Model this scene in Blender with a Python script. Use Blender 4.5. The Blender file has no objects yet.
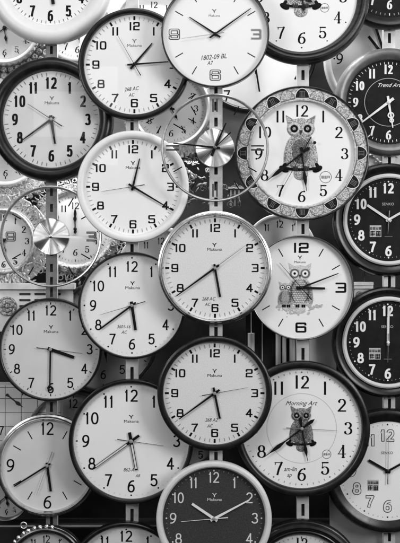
import bpy, math, random
from mathutils import Matrix, Vector
random.seed(7)
sc = bpy.context.scene
C = sc.collection
S = 0.003            # metres per photo pixel on the reference plane
D = 3.3              # camera distance to the reference plane
PI = math.pi
sin, cos, rad = math.sin, math.cos, math.radians

# ------------------------------------------------------------------ materials
def mat(name, col, rough=0.5, metal=0.0, var=0.0, vscale=60.0, bump=0.0, bscale=400.0, spec=0.5, coat=0.0, kind='noise', col2=None, aniso=0.0):
    m = bpy.data.materials.new(name); m.use_nodes = True
    n, l = m.node_tree.nodes, m.node_tree.links
    b = n['Principled BSDF']
    b.inputs['Base Color'].default_value = (col, col, col, 1)
    b.inputs['Roughness'].default_value = rough
    b.inputs['Metallic'].default_value = metal
    b.inputs['Specular IOR Level'].default_value = spec
    b.inputs['Coat Weight'].default_value = coat
    b.inputs['Coat Roughness'].default_value = 0.08
    tc = n.new('ShaderNodeTexCoord')
    if var > 0 or col2 is not None:
        if kind == 'noise':
            t = n.new('ShaderNodeTexNoise'); t.inputs['Scale'].default_value = vscale; t.inputs['Detail'].default_value = 6
            out = t.outputs['Fac']
        elif kind == 'voronoi':
            t = n.new('ShaderNodeTexVoronoi'); t.inputs['Scale'].default_value = vscale; t.feature = 'DISTANCE_TO_EDGE'
            out = t.outputs['Distance']
        elif kind == 'scales':
            t = n.new('ShaderNodeTexVoronoi'); t.inputs['Scale'].default_value = vscale; t.feature = 'F1'
            out = t.outputs['Distance']
        elif kind == 'wood':
            mp = n.new('ShaderNodeMapping'); mp.inputs['Scale'].default_value = (1, 1, 6)
            l.new(tc.outputs['Object'], mp.inputs['Vector'])
            t = n.new('ShaderNodeTexNoise'); t.inputs['Scale'].default_value = vscale; t.inputs['Detail'].default_value = 8
            out = t.outputs['Fac']
        l.new((mp.outputs['Vector'] if kind == 'wood' else tc.outputs['Object']), t.inputs['Vector'])
        r = n.new('ShaderNodeValToRGB')
        lo, hi = (max(0, col - var), col + var) if col2 is None else (col, col2)
        if kind == 'voronoi':
            r.color_ramp.elements[0].position = 0.04; r.color_ramp.elements[1].position = 0.13
        elif kind == 'scales':
            r.color_ramp.elements[0].position = 0.15; r.color_ramp.elements[1].position = 0.7
        else:
            r.color_ramp.elements[0].position = 0.32; r.color_ramp.elements[1].position = 0.68
        r.color_ramp.elements[0].color = (lo, lo, lo, 1); r.color_ramp.elements[1].color = (hi, hi, hi, 1)
        l.new(out, r.inputs['Fac']); l.new(r.outputs['Color'], b.inputs['Base Color'])
    if bump > 0:
        t2 = n.new('ShaderNodeTexNoise'); t2.inputs['Scale'].default_value = bscale; t2.inputs['Detail'].default_value = 4
        l.new(tc.outputs['Object'], t2.inputs['Vector'])
        bp = n.new('ShaderNodeBump'); bp.inputs['Strength'].default_value = bump; bp.inputs['Distance'].default_value = 0.002
        l.new(t2.outputs['Fac'], bp.inputs['Height']); l.new(bp.outputs['Normal'], b.inputs['Normal'])
        # fine dust breaks up the gloss
        t3 = n.new('ShaderNodeTexNoise'); t3.inputs['Scale'].default_value = 45; t3.inputs['Detail'].default_value = 7
        l.new(tc.outputs['Object'], t3.inputs['Vector'])
        mr = n.new('ShaderNodeMapRange'); mr.inputs['To Min'].default_value = max(0.03, rough - 0.1); mr.inputs['To Max'].default_value = rough + 0.16
        l.new(t3.outputs['Fac'], mr.inputs['Value']); l.new(mr.outputs['Result'], b.inputs['Roughness'])
    return m

def glass_mat(name, tint=1.0, gain=1.0, rough=0.03):
    m = bpy.data.materials.new(name); m.use_nodes = True
    n, l = m.node_tree.nodes, m.node_tree.links
    n.remove(n['Principled BSDF'])
    tr = n.new('ShaderNodeBsdfTransparent'); tr.inputs['Color'].default_value = (tint, tint, tint, 1)
    gl = n.new('ShaderNodeBsdfGlossy'); gl.inputs['Roughness'].default_value = rough
    fr = n.new('ShaderNodeFresnel'); fr.inputs['IOR'].default_value = 1.45
    mu = n.new('ShaderNodeMath'); mu.operation = 'MULTIPLY'; mu.inputs[1].default_value = gain
    tc = n.new('ShaderNodeTexCoord'); nz = n.new('ShaderNodeTexNoise'); nz.inputs['Scale'].default_value = 9; nz.inputs['Detail'].default_value = 8
    mr = n.new('ShaderNodeMapRange'); mr.inputs['To Min'].default_value = rough * 0.5; mr.inputs['To Max'].default_value = rough * 2.2
    l.new(tc.outputs['Object'], nz.inputs['Vector']); l.new(nz.outputs['Fac'], mr.inputs['Value']); l.new(mr.outputs['Result'], gl.inputs['Roughness'])
    mx = n.new('ShaderNodeMixShader')
    l.new(fr.outputs['Fac'], mu.inputs[0]); l.new(mu.outputs['Value'], mx.inputs['Fac'])
    l.new(tr.outputs['BSDF'], mx.inputs[1]); l.new(gl.outputs['BSDF'], mx.inputs[2])
    l.new(mx.outputs['Shader'], n['Material Output'].inputs['Surface'])
    return m

M = dict(
    black=mat('black_plastic', 0.007, 0.30, var=0.003, bump=0.05, bscale=500, spec=0.4),
    black_gloss=mat('black_gloss', 0.008, 0.26, var=0.003, bump=0.02, bscale=90, spec=0.4),
    wood=mat('dark_wood', 0.016, 0.36, var=0.010, vscale=22, kind='wood', bump=0.12, bscale=160, spec=0.4),
    white_rim=mat('white_plastic', 0.74, 0.36, var=0.02, bump=0.05, bscale=300),
    pale_rim=mat('pale_grey_plastic', 0.62, 0.38, var=0.03, bump=0.06, bscale=300),
    grey_rim=mat('satin_grey', 0.22, 0.42, metal=0.55, var=0.03, bump=0.08, bscale=500),
    steel=mat('polished_steel', 0.66, 0.2, metal=1.0, var=0.06, bump=0.03, bscale=70),
    dark_steel=mat('dark_steel', 0.13, 0.28, metal=0.9, var=0.03, bump=0.04, bscale=200),
    brushed=mat('brushed_steel', 0.78, 0.34, metal=1.0, var=0.06, vscale=120),
    ring=mat('pale_brushed_ring', 0.62, 0.24, metal=0.9, var=0.05, vscale=80, bump=0.03, bscale=120),
    dial=mat('white_dial', 0.80, 0.55, var=0.012, vscale=18, bump=0.01),
    dial_warm=mat('ivory_dial', 0.74, 0.5, var=0.022, vscale=14),
    dial_silver=mat('speckled_silver_dial', 0.60, 0.45, col2=0.76, vscale=480, metal=0.0),
    dial_grey=mat('grey_dial', 0.62, 0.5, var=0.03, vscale=16),
    dial_dim=mat('dim_dial', 0.46, 0.5, var=0.05, vscale=12),
    dial_black=mat('black_dial', 0.009, 0.5, var=0.003, vscale=40, spec=0.12),
    dial_slate=mat('slate_dial', 0.045, 0.5, var=0.016, vscale=420, spec=0.15),
    ink=mat('black_ink', 0.006, 0.6, var=0.002, spec=0.08),
    ink_soft=mat('grey_ink', 0.15, 0.6, var=0.03, spec=0.1),
    ink_faint=mat('faint_ink', 0.45, 0.5, var=0.03),
    ink_mid=mat('mid_ink', 0.045, 0.6, var=0.01, spec=0.08),
    white_ink=mat('white_ink', 0.80, 0.5, var=0.02),
    lume=mat('pale_lume', 0.66, 0.5, var=0.03),
    hand=mat('black_hand', 0.007, 0.4, var=0.002, spec=0.15),
    hand_white=mat('white_hand', 0.78, 0.35, var=0.02),
    hand_grey=mat('grey_hand', 0.25, 0.4, var=0.03),
    chrome_ink=mat('silver_numeral', 0.75, 0.22, metal=0.9, var=0.05),
    relief=mat('carved_ivory', 0.58, 0.5, col2=0.10, vscale=230, kind='scales', bump=0.6, bscale=380),
    relief_dark=mat('carved_charcoal', 0.004, 0.5, col2=0.012, vscale=300, bump=0.2, bscale=500, spec=0.15),
    relief_light=mat('carved_pale_lace', 0.76, 0.5, col2=0.26, vscale=240, kind='scales', bump=0.5, bscale=380),
    carve_dark=mat('dark_carved_wood', 0.10, 0.45, col2=0.02, vscale=120, bump=0.4, bscale=300),
    relief_white=mat('carved_white', 0.68, 0.5, col2=0.26, vscale=140, bump=0.7, bscale=260),
    feather=mat('silver_feathers', 0.64, 0.42, col2=0.17, vscale=260, kind='scales', bump=0.4, bscale=500, metal=0.2),
    feather_dark=mat('dark_feathers', 0.34, 0.45, col2=0.09, vscale=260, kind='scales', bump=0.4, bscale=500, metal=0.1),
    breast=mat('belly_metal', 0.26, 0.4, col2=0.07, vscale=260, kind='scales', metal=0.5, bump=0.2, bscale=400),
    print_owl=mat('printed_feathers', 0.34, 0.55, col2=0.68, vscale=300, kind='voronoi'),
    print_owl_d=mat('printed_dark_feathers', 0.14, 0.55, col2=0.46, vscale=300, kind='voronoi'),
    rail=mat('galvanised_rail', 0.60, 0.38, metal=0.35, var=0.10, vscale=30, bump=0.08, bscale=300),
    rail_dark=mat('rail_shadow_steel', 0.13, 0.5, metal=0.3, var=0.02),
    wall=mat('dark_display_board', 0.020, 0.7, var=0.012, vscale=7, bump=0.1, bscale=80, spec=0.2),
    panel_grey=mat('grey_panel', 0.28, 0.5, var=0.05, vscale=9),
    ivory=mat('ivory_case', 0.70, 0.45, var=0.06, vscale=40, bump=0.2, bscale=220),
    glass=glass_mat('clear_cover', 1.0, 0.7, 0.02),
    glass_flat=glass_mat('clear_plate', 0.97, 1.0, 0.02),
)

# ------------------------------------------------------------------ mesh builder
class MB:
    def __init__(s, u=1.0): s.v = []; s.f = []; s.u = u; s.z = 0.0
    def p(s, x, y, d): s.v.append((x * s.u, -d, y * s.u)); return len(s.v) - 1
    def poly(s, pts, d, flip=False):
        i = [s.p(x, y, d) for x, y in pts]; s.f.append(i[::-1] if flip else i)
    def prism(s, pts, d0, d1):
        a = [s.p(x, y, d0) for x, y in pts]; b = [s.p(x, y, d1) for x, y in pts]; n = len(pts)
        s.f.append(b); s.f.append(a[::-1])
        for i in range(n): s.f.append([a[i], a[(i + 1) % n], b[(i + 1) % n], b[i]])
    def box(s, x0, x1, y0, y1, d0, d1): s.prism([(x0, y0), (x1, y0), (x1, y1), (x0, y1)], d0, d1)
    def lathe(s, prof, n=128, cx=0, cy=0):
        rings = []
        for r, d in prof:
            if r < 1e-6: rings.append([s.p(cx, cy, d)])
            else: rings.append([s.p(cx + r * sin(2 * PI * k / n), cy + r * cos(2 * PI * k / n), d) for k in range(n)])
        for a, b in zip(rings, rings[1:]):
            for k in range(n):
                k2 = (k + 1) % n
                if len(a) == 1 and len(b) == 1: continue
                if len(a) == 1: s.f.append([a[0], b[k], b[k2]])
                elif len(b) == 1: s.f.append([a[k], b[0], a[k2]])
                else: s.f.append([a[k], b[k], b[k2], a[k2]])
    def disc(s, cx, cy, r, d, n=24, ry=None):
        ry = ry or r
        s.poly([(cx + r * cos(2 * PI * k / n), cy + ry * sin(2 * PI * k / n)) for k in range(n)], d)
    def dome(s, cx, cy, rx, ry, d0, h, n=32, m=7, rot=0.0):
        rings = []
        for j in range(m):
            t = j / (m) * PI / 2
            rr, dd = cos(t), d0 + h * sin(t); ring = []
            for k in range(n):
                a = 2 * PI * k / n; x, y = rx * rr * cos(a), ry * rr * sin(a)
                ring.append(s.p(cx + x * cos(rot) - y * sin(rot), cy + x * sin(rot) + y * cos(rot), dd))
            rings.append(ring)
        top = s.p(cx, cy, d0 + h)
        for a, b in zip(rings, rings[1:]):
            for k in range(n): s.f.append([a[k], a[(k + 1) % n], b[(k + 1) % n], b[k]])
        for k in range(n): s.f.append([rings[-1][k], rings[-1][(k + 1) % n], top])
    def ring(s, cx, cy, r0, r1, d, n=48):
        a = [s.p(cx + r0 * cos(2 * PI * k / n), cy + r0 * sin(2 * PI * k / n), d) for k in range(n)]
        b = [s.p(cx + r1 * cos(2 * PI * k / n), cy + r1 * sin(2 * PI * k / n), d) for k in range(n)]
        for k in range(n): s.f.append([a[k], b[k], b[(k + 1) % n], a[(k + 1) % n]])
    def torus(s, cx, cy, R, r, d, n=64, m=10, hd=None):
        hd = hd or r * s.u
        for k in range(n):
            pass
        base = len(s.v)
        for k in range(n):
            a = 2 * PI * k / n
            for j in range(m):
                b = 2 * PI * j / m
                s.p(cx + (R + r * cos(b)) * cos(a), cy + (R + r * cos(b)) * sin(a), d + hd * sin(b))
        for k in range(n):
            for j in range(m):
                s.f.append([base + k * m + j, base + ((k + 1) % n) * m + j, base + ((k + 1) % n) * m + (j + 1) % m, base + k * m + (j + 1) % m])
    def ribbon(s, pts, wf, d, closed=False):
        # flat printed stroke, each one laid a hair above the one before
        s.z += 0.00003; d = d + s.z
        n = len(pts); L = []; R = []
        for i in range(n):
            if closed: a, b, c = pts[(i - 1) % n], pts[i], pts[(i + 1) % n]
            else: a, b, c = pts[max(i - 1, 0)], pts[i], pts[min(i + 1, n - 1)]
            def nd(p, q):
                dx, dy = q[0] - p[0], q[1] - p[1]; h = math.hypot(dx, dy) or 1; return dx / h, dy / h
            d1 = nd(a, b) if a != b else nd(b, c); d2 = nd(b, c) if b != c else d1
            tx, ty = d1[0] + d2[0], d1[1] + d2[1]; h = math.hypot(tx, ty) or 1; tx, ty = tx / h, ty / h
            mit = 1 / max(0.5, tx * d1[0] + ty * d1[1])
            w = wf(tx, ty) / 2 * mit
            L.append(s.p(b[0] - ty * w, b[1] + tx * w, d)); R.append(s.p(b[0] + ty * w, b[1] - tx * w, d))
        for i in range(n if closed else n - 1):
            j = (i + 1) % n; s.f.append([L[i], R[i], R[j], L[j]])
    def build(s, name, m, parent=None, smooth=None):
        me = bpy.data.meshes.new(name); me.from_pydata(s.v, [], s.f); me.update()
        me.materials.append(m)
        if smooth:
            me.shade_smooth(); me.set_sharp_from_angle(angle=smooth)
        o = bpy.data.objects.new(name, me); C.objects.link(o)
        if parent: o.parent = parent
        return o

# ------------------------------------------------------------------ numerals drawn as pen strokes
def arc(cx, cy, rx, ry, a0, a1, n=20, e=2.0):
    out = []
    for i in range(n + 1):
        a = rad(a0 + (a1 - a0) * i / n); c, q = cos(a), sin(a)
        out.append((cx + rx * math.copysign(abs(c) ** (2 / e), c), cy + ry * math.copysign(abs(q) ** (2 / e), q)))
    return out
def loop(cx, cy, rx, ry, e=2.0, n=40): return arc(cx, cy, rx, ry, 90, 450, n, e)[:-1]
def rnd(pts, r=0.22, asp=1.0):
    out = [pts[0]]
    for a, b, c in zip(pts, pts[1:], pts[2:]):
        def tow(p, q):
            dx, dy = q[0] - p[0], q[1] - p[1]; h = math.hypot(dx, dy); t = min(r, h * 0.5) / h
            return (p[0] + dx * t, p[1] + dy * t)
        p, q = tow(b, a), tow(b, c)
        for i in range(6):
            t = i / 5; out.append(((1 - t) ** 2 * p[0] + 2 * t * (1 - t) * b[0] + t * t * q[0], (1 - t) ** 2 * p[1] + 2 * t * (1 - t) * b[1] + t * t * q[1]))
    out.append(pts[-1]); return out
def neg(s): return [([(-x, -y) for x, y in p], c, t) for p, c, t in s]
def digit(ch, F):
    """strokes in a -1..1 box: (points, closed, tag)"""
    tech, ser = F.get('tech'), F.get('serif')
    if ch == '1':
        s = [([(0.1, 1), (0.1, -1)], False, 'v'), ([(0.1, 0.93), (-0.7, 0.55)] if not tech else [(0.1, 0.9), (-0.55, 0.9)], False, 'flag')]
        if ser: s.append(([(-0.7, -1), (0.9, -1)], False, 'thin')); s[1] = ([(0.1, 0.93), (-0.65, 0.72)], False, 'thin')
        return s
    if ch == '4': return [([(0.4, 1), (-1, -0.42)], False, 'thin' if ser else ''), ([(-1, -0.42), (1, -0.42)], False, ''), ([(0.4, 1), (0.4, -1)], False, '')] + ([([(-0.1, -1), (0.9, -1)], False, 'thin')] if ser else [])
    if ch == '7': return [([(-0.95, 1), (0.95, 1)], False, ''), ([(0.95, 1), (0.1, -0.1), (-0.3, -1)], False, '')] + ([([(-0.92, 1), (-0.95, 0.62)], False, 'thin')] if ser else [])
    if tech:
        if ch == '0': return [(loop(0, 0, 1, 1, 5), True, '')]
        if ch == '2': return [(rnd([(-1, 0.62), (-1, 1), (1, 1), (1, 0), (-1, 0), (-1, -1)]), False, ''), ([(-1.1, -1), (1, -1)], False, '')]
        if ch == '3': return [(rnd([(-1, 1), (1, 1), (1, 0), (-0.5, 0)]), False, ''), (rnd([(0.5, 0), (1, 0), (1, -1), (-1, -1)]), False, '')]
        if ch == '5': return [(rnd([(1, 1), (-1, 1), (-1, 0.1), (1, 0.1), (1, -1), (-1, -1), (-1, -0.75)], 0.24), False, '')]
        six = [(rnd([(1, 0.7), (1, 1), (-1, 1), (-1, -1), (1, -1), (1, 0.12), (-0.95, 0.12)], 0.24), False, '')]
        if ch == '6': return six
        if ch == '9': return neg(six)
        if ch == '8': return [(loop(0, 0.5, 0.9, 0.5, 5), True, ''), (loop(0, -0.48, 1, 0.52, 5), True, '')]
    e = F.get('e', 2.0)
    if ch == '0': return [(loop(0, 0, 1, 1, e), True, '')]
    if ch == '2':
        a = arc(0, 0.44, 0.92, 0.56, 168, -32, 18, e); return [(a + [(-0.95, -0.97)], False, 'ball'), ([(-1, -1), (1, -1)], False, 'base')]
    if ch == '3': return [(arc(-0.05, 0.52, 0.85, 0.48, 160, -90, 18, e), False, 'ball'), (arc(-0.05, -0.47, 1, 0.53, 90, -162, 20, e), False, 'ballend')]
    if ch == '5': return [([(0.85, 1), (-0.66, 1)], False, 'base'), ([(-0.66, 1), (-0.8, 0.05)], False, 'thin' if ser else ''), (arc(-0.02, -0.36, 1, 0.64, 142, -158, 22, e), False, 'ballend')]
    six = [(loop(0, -0.38, 0.95, 0.62, e), True, ''), (arc(0.7, -0.38, 1.65, 1.38, 80, 180, 18, e), False, 'ball')]
    if ch == '6': return six
    if ch == '9': return neg(six)
    if ch == '8': return [(loop(0, 0.5, 0.78, 0.5, e), True, ''), (loop(0, -0.47, 0.98, 0.53, e), True, '')]
    return []
def number(mb, txt, cx, cy, H, F, d, k=1.0):
    sw = F['sw'] * H * k; thin = F.get('thin', F['sw']) * H * k
    hh = (H - F['sw'] * H) / 2; full = F['w'] * H; gap = F.get('gap', 0.18) * H
    ws = [full * (F.get('one', 0.5) if c == '1' else 1) for c in txt]
    if len(txt) == 2: ws = [w * F.get('two', 0.9) for w in ws]
    x = cx - (sum(ws) + gap * (len(txt) - 1)) / 2
    for c, w in zip(txt, ws):
        hw = (w - F['sw'] * H) / 2
        if c == '1' and not F.get('serif'): hw = max(hw, 0.14 * H)
        ox = x + w / 2
        for pts, cl, tag in digit(c, F):
            P = [(ox + px * hw, cy + py * hh) for px, py in pts]
            if tag == 'v' or (F.get('square_ends') is None and not cl and c in '147'):
                pass
            if tag == 'thin': wf = lambda tx, ty: thin * 1.1
            elif tag == 'flag': wf = lambda tx, ty: sw * 0.8
            elif tag == 'base' and F.get('serif'): wf = lambda tx, ty: thin * 2.0
            else: wf = lambda tx, ty: thin + (sw - thin) * abs(ty) ** 1.2
            if not cl and tag in ('', 'v', 'base'):      # let straight ends reach the full height
                (x0, y0), (x1, y1) = P[1], P[0]; h = math.hypot(x1 - x0, y1 - y0) or 1
                P[0] = (x1 + (x1 - x0) / h * sw * 0.4, y1 + (y1 - y0) / h * sw * 0.4)
                (x0, y0), (x1, y1) = P[-2], P[-1]; h = math.hypot(x1 - x0, y1 - y0) or 1
                P[-1] = (x1 + (x1 - x0) / h * sw * 0.4, y1 + (y1 - y0) / h * sw * 0.4)
            mb.ribbon(P, wf, d, cl)
            if F.get('serif') and tag in ('ball', 'ballend'):
                q = P[0] if tag == 'ball' else P[-1]
                mb.z += 0.00003; mb.disc(q[0] + (0 if abs(q[0] - ox) < 1e-6 else 0.25 * sw * (1 if q[0] < ox else -1)), q[1], sw * 0.5, d + mb.z, 14)
        x += w + gap

FONTS = dict(
    wide=dict(w=0.82, sw=0.19, thin=0.15, tech=True, one=0.42, two=0.92, gap=0.16),
    tech_outline=dict(w=0.98, sw=0.25, thin=0.21, tech=True, one=0.5),
    tech_bold=dict(w=1.05, sw=0.2, thin=0.17, tech=True, one=0.36, two=0.9, gap=0.2),
    cond=dict(w=0.50, sw=0.19, thin=0.16, e=2.8, one=0.5, two=1.0, gap=0.16),
    sans=dict(w=0.60, sw=0.135, thin=0.12, e=2.2, one=0.55, two=1.0, gap=0.14),
    sans_bold=dict(w=0.62, sw=0.2, thin=0.17, e=2.2, one=0.55, gap=0.12),
    serif=dict(w=0.64, sw=0.15, thin=0.05, serif=True, one=0.55, two=0.95, gap=0.14),
    serif_bold=dict(w=0.56, sw=0.2, thin=0.07, serif=True, one=0.55, gap=0.1),
    outline=dict(w=0.72, sw=0.25, thin=0.25, e=2.4, one=0.55, gap=0.1),
    light=dict(w=0.62, sw=0.12, thin=0.11, e=2.1, one=0.5, gap=0.12),
)

def text_part(name, s, size, x, y, d, u, m, parent, shear=0.0, rot=0.0, sx=1.0, bold=0.0):
    cu = bpy.data.curves.new(name, 'FONT'); cu.body = s; cu.size = size * u * 1.35; cu.align_x = 'CENTER'; cu.align_y = 'CENTER'
    cu.shear = shear; cu.offset = bold * u; cu.resolution_u = 3
    o = bpy.data.objects.new(name, cu); C.objects.link(o)
    dg = bpy.context.evaluated_depsgraph_get(); dg.update()
    me = bpy.data.meshes.new_from_object(o.evaluated_get(dg))
    bpy.data.objects.remove(o)
    me.transform(Matrix.Translation((x * u, -d, y * u)) @ Matrix.Rotation(rot, 4, 'Y') @ Matrix.Rotation(PI / 2, 4, 'X') @ Matrix.Diagonal((sx, 1, 1, 1)))
    me.materials.clear(); me.materials.append(m); me.name = name
    q = bpy.data.objects.new(name, me); C.objects.link(q); q.parent = parent
    return q
def logo_part(x, y, u, d, parent, m, s='Makuna', size=3.1):
    mb = MB(u)
    for a in (-1, 1):
        mb.ribbon([(x, y + 2.6), (x + a * 0.9, y + 4.2), (x + a * 2.0, y + 5.0)], lambda tx, ty: 0.75, d)
    mb.ribbon([(x, y + 2.7), (x, y + 1.3)], lambda tx, ty: 0.8, d)
    mb.build('emblem', m, parent)
    text_part('brand_name', s, size, x, y - 1.4, d, u, m, parent, sx=1.15)
def glyph_block(mb, x, y, w, d, seed=0):
    """a small dense character made of little strokes"""
    r = random.Random(seed); t = w * 0.13
    for yy in (0.42, 0.1, -0.22, -0.45):
        if r.random() < 0.85: mb.ribbon([(x - w * 0.45, y + yy * w), (x + w * 0.45, y + yy * w)], lambda a, b: t, d)
    for xx in (-0.35, 0.0, 0.35):
        if r.random() < 0.85: mb.ribbon([(x + xx * w, y - w * 0.48), (x + xx * w, y + w * 0.48)], lambda a, b: t, d)

# ------------------------------------------------------------------ scene graph helpers
def at(px, py, y=0.0):
    k = (D + y) / D
    return Vector(((px - 200) * S * k, y, (271.5 - py) * S * k))
def thing(name, label, cat, loc, group=None):
    o = bpy.data.objects.new(name, None); C.objects.link(o); o.location = loc; o.empty_display_size = 0.02
    o['label'] = label; o['category'] = cat
    if group: o['group'] = group
    return o

# ------------------------------------------------------------------ hands
def hand_outline(kind, L, tail, w):
    h = w / 2
    if kind == 'bar': return [(-h, -tail), (h, -tail), (h * 0.9, L), (-h * 0.9, L)]
    if kind == 'taper': return [(-h, -tail), (h, -tail), (h * 1.0, 0), (h * 0.45, L), (-h * 0.45, L), (-h * 1.0, 0)]
    if kind == 'needle': return [(-h * 1.6, -tail), (h * 1.6, -tail), (h, 0), (h * 0.5, L), (-h * 0.5, L), (-h, 0)]
    if kind == 'spade':
        a = [(-h * 0.5, 0), (-h * 0.5, L * 0.45), (-h * 1.5, L * 0.62), (-h * 1.25, L * 0.72), (-h * 0.3, L * 0.86), (-h * 0.2, L)]
        b = [(-h * 0.5, 0), (-h * 0.9, -tail * 0.4), (-h * 1.4, -tail * 0.75), (0, -tail)]
        left = b[::-1] + a[1:]
        return left + [(-x, y) for x, y in left[::-1][:-1]]
    if kind == 'arrow': return [(-h * 0.6, -tail), (h * 0.6, -tail), (h * 0.7, L * 0.5), (h * 1.5, L * 0.62), (0, L), (-h * 1.5, L * 0.62), (-h * 0.7, L * 0.5)]
    return [(-h, -tail), (h, -tail), (h, L), (-h, L)]
def add_hand(clock, part, kind, ang, L, tail, w, m, d, u):
    mb = MB(u)
    if kind == 'serpent':
        mb.prism(hand_outline('taper', L, tail, w), d, d + 0.0008)
        mb.torus(0, L * 0.52, w * 1.1, w * 0.3, d + 0.0004, 24, 8, 0.0006); mb.torus(0, L * 0.72, w * 0.75, w * 0.25, d + 0.0004, 24, 8, 0.0006)
    elif kind == 'ringend':
        mb.prism(hand_outline('bar', L - 4, tail, w), d, d + 0.0008); mb.torus(0, L - 2.2, 1.9, 0.75, d + 0.0004, 28, 8, 0.0006)
    else:
        mb.prism(hand_outline('bar' if kind == 'lume' else kind, L, tail, w), d, d + 0.0008)
    o = mb.build(part, m, clock); o.rotation_euler = (0, rad(ang), 0)
    if kind == 'lume':
        lb = MB(u); h = w * 0.26; lb.prism([(-h, L * 0.12), (h, L * 0.12), (h, L * 0.95), (-h, L * 0.95)], d + 0.0008, d + 0.0011)
        lb.build('lume_strip', M['lume'], o)
    if part == 'second_hand' and tail > 3 and kind == 'balltail':
        pass
    return o

# ------------------------------------------------------------------ owls
def owl(clock, cx, cy, s, d, dark=False, flat=False, perch=True):
    u = clock['u']
    fm, wm, bm = (M['print_owl'], M['print_owl_d'], M['print_owl']) if flat else ((M['feather_dark'], M['feather_dark'], M['breast']) if dark else (M['feather'], M['feather'], M['breast']))
    h = 0.0003 if flat else 0.0032
    b = MB(u); b.dome(cx, cy - 6 * s, 15.5 * s, 19 * s, d, h)
    b.dome(cx, cy + 17 * s, 13.5 * s, 10 * s, d + h * 0.25, h * 1.0)
    if not flat:
        for a in (-1, 1): b.ribbon([(cx + a * 9.6 * s * cos(rad(t)), cy - 6 * s + 13.2 * s * sin(rad(t))) for t in range(-90, 91, 10)], lambda a_, b_: 1.1 * s, d + h * 1.32)
    for a in (-1, 1):   # ear tufts
        b.prism([(cx + a * 4 * s, cy + 24 * s), (cx + a * 12.5 * s, cy + 20 * s), (cx + a * 14.5 * s, cy + 30 * s)][::a], d, d + h * 0.55 + 0.0002)
    body = b.build('owl', fm, clock, 0.9)
    # rows of overlapping plumage
    pl = MB(u); rr = 1.75 * s
    for j in range(-11, 8):
        for i in range(-9, 10):
            x, y = (i + 0.5 * (j % 2)) * rr * 1.75, -6 * s + j * rr * 1.45
            q = (x / (14.6 * s)) ** 2 + ((y + 6 * s) / (18 * s)) ** 2
            if q > 0.97: continue
            z = d + h * math.sqrt(max(0, 1 - q))
            if flat: pl.ribbon([(cx + x + rr * 0.85 * cos(rad(t)), cy + y + rr * 0.85 * sin(rad(t))) for t in range(180, 361, 30)], lambda a_, b_: 0.26 * s + 0.06, d + h + 0.0002)
            elif abs(x) > 8.5 * s or abs(y + 6 * s) > 12.5 * s or dark: pl.dome(cx + x, cy + y, rr, rr * 1.25, z - 0.0002, 0.0011 * s, 10, 3)
    for a in (-1, 1):
        pl.ribbon([(cx + a * 11 * s * cos(rad(t)), cy - 6 * s + 15.5 * s * sin(rad(t))) for t in range(-55, 66, 10)], lambda a_, b_: 0.8 * s, d + h * 0.95 + 0.0003)
    pl.build('plumage', M['ink_mid'] if flat else fm, body, 0.9)
    bl = MB(u); bl.dome(cx, cy - 6 * s, 9.5 * s, 13 * s, d + h * 0.72, h * 0.55 + 0.0002)
    bl.build('belly', bm, body, 0.9)
    for a in (-1, 1):
        w = MB(u); w.dome(cx + a * 11.5 * s, cy - 8 * s, 4.6 * s, 15 * s, d + h * 0.35, h * 0.6 + 0.0002, rot=a * 0.16); w.build('wing', wm, body, 0.9)
        e = MB(u); e.torus(cx + a * 6.6 * s, cy + 16.5 * s, 4.9 * s, 1.1 * s, d + h * 1.18 + 0.0003, 32, 8, 0.0008 if not flat else 0.0002); e.build('eye_ring', M['ink_soft'] if flat else (M['relief_white'] if not dark else M['feather_dark']), body, 0.9)
        p = MB(u); p.dome(cx + a * 6.6 * s, cy + 16.5 * s, 4.1 * s, 4.1 * s, d + h * 1.0 + 0.0003, 0.0012 if not flat else 0.0002); p.build('eye', M['dial' if flat else 'ink'], body, 0.9)
        q = MB(u); q.dome(cx + a * 6.6 * s, cy + 16.5 * s, 1.6 * s, 1.6 * s, d + h * 1.0 + (0.0014 if not flat else 0.0006), 0.0006, 16, 4); q.build('pupil', M['ink' if flat else 'feather'], body, 0.9)
    bk = MB(u); bk.prism([(cx - 1.7 * s, cy + 15 * s), (cx, cy + 10 * s), (cx + 1.7 * s, cy + 15 * s)], d + h, d + h * 1.5 + 0.0004); bk.build('beak', M['ink_mid'], body)
    if perch:
        pe = MB(u); pe.ribbon([(cx - 17 * s, cy - 22 * s), (cx - 6 * s, cy - 23.5 * s), (cx + 6 * s, cy - 23.5 * s), (cx + 17 * s, cy - 22 * s)], lambda a, b2: 2.6 * s, d + h * 1.05 + 0.0004)
        for a in (-1, 1):
            pe.dome(cx + a * 16.5 * s, cy - 23 * s, 5.2 * s, 2.9 * s, d + 0.0006, h * 0.8, 16, 4, rot=a * 0.5); pe.dome(cx + a * 15.5 * s, cy - 19 * s, 3.8 * s, 2.0 * s, d + 0.0006, h * 0.8, 16, 4, rot=-a * 0.9)
        pe.build('branch', M['ink'] if not flat else M['ink_mid'], body, 0.9)
        for a in (-1, 1):
            ft = MB(u)
            for t in (-1.8, 0, 1.8): ft.dome(cx + (a * 5.5 + t) * s, cy - 22.5 * s, 0.85 * s, 2.6 * s, d + h * 1.05 + 0.0005, 0.0012, 10, 3)
            ft.build('foot', M['ink_mid'], body, 0.9)
    tl = MB(u); tl.dome(cx, cy - 28 * s, 7 * s, 6 * s, d, h * 0.7 + 0.0002); tl.build('tail', fm, body, 0.9)
    return body

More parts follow.
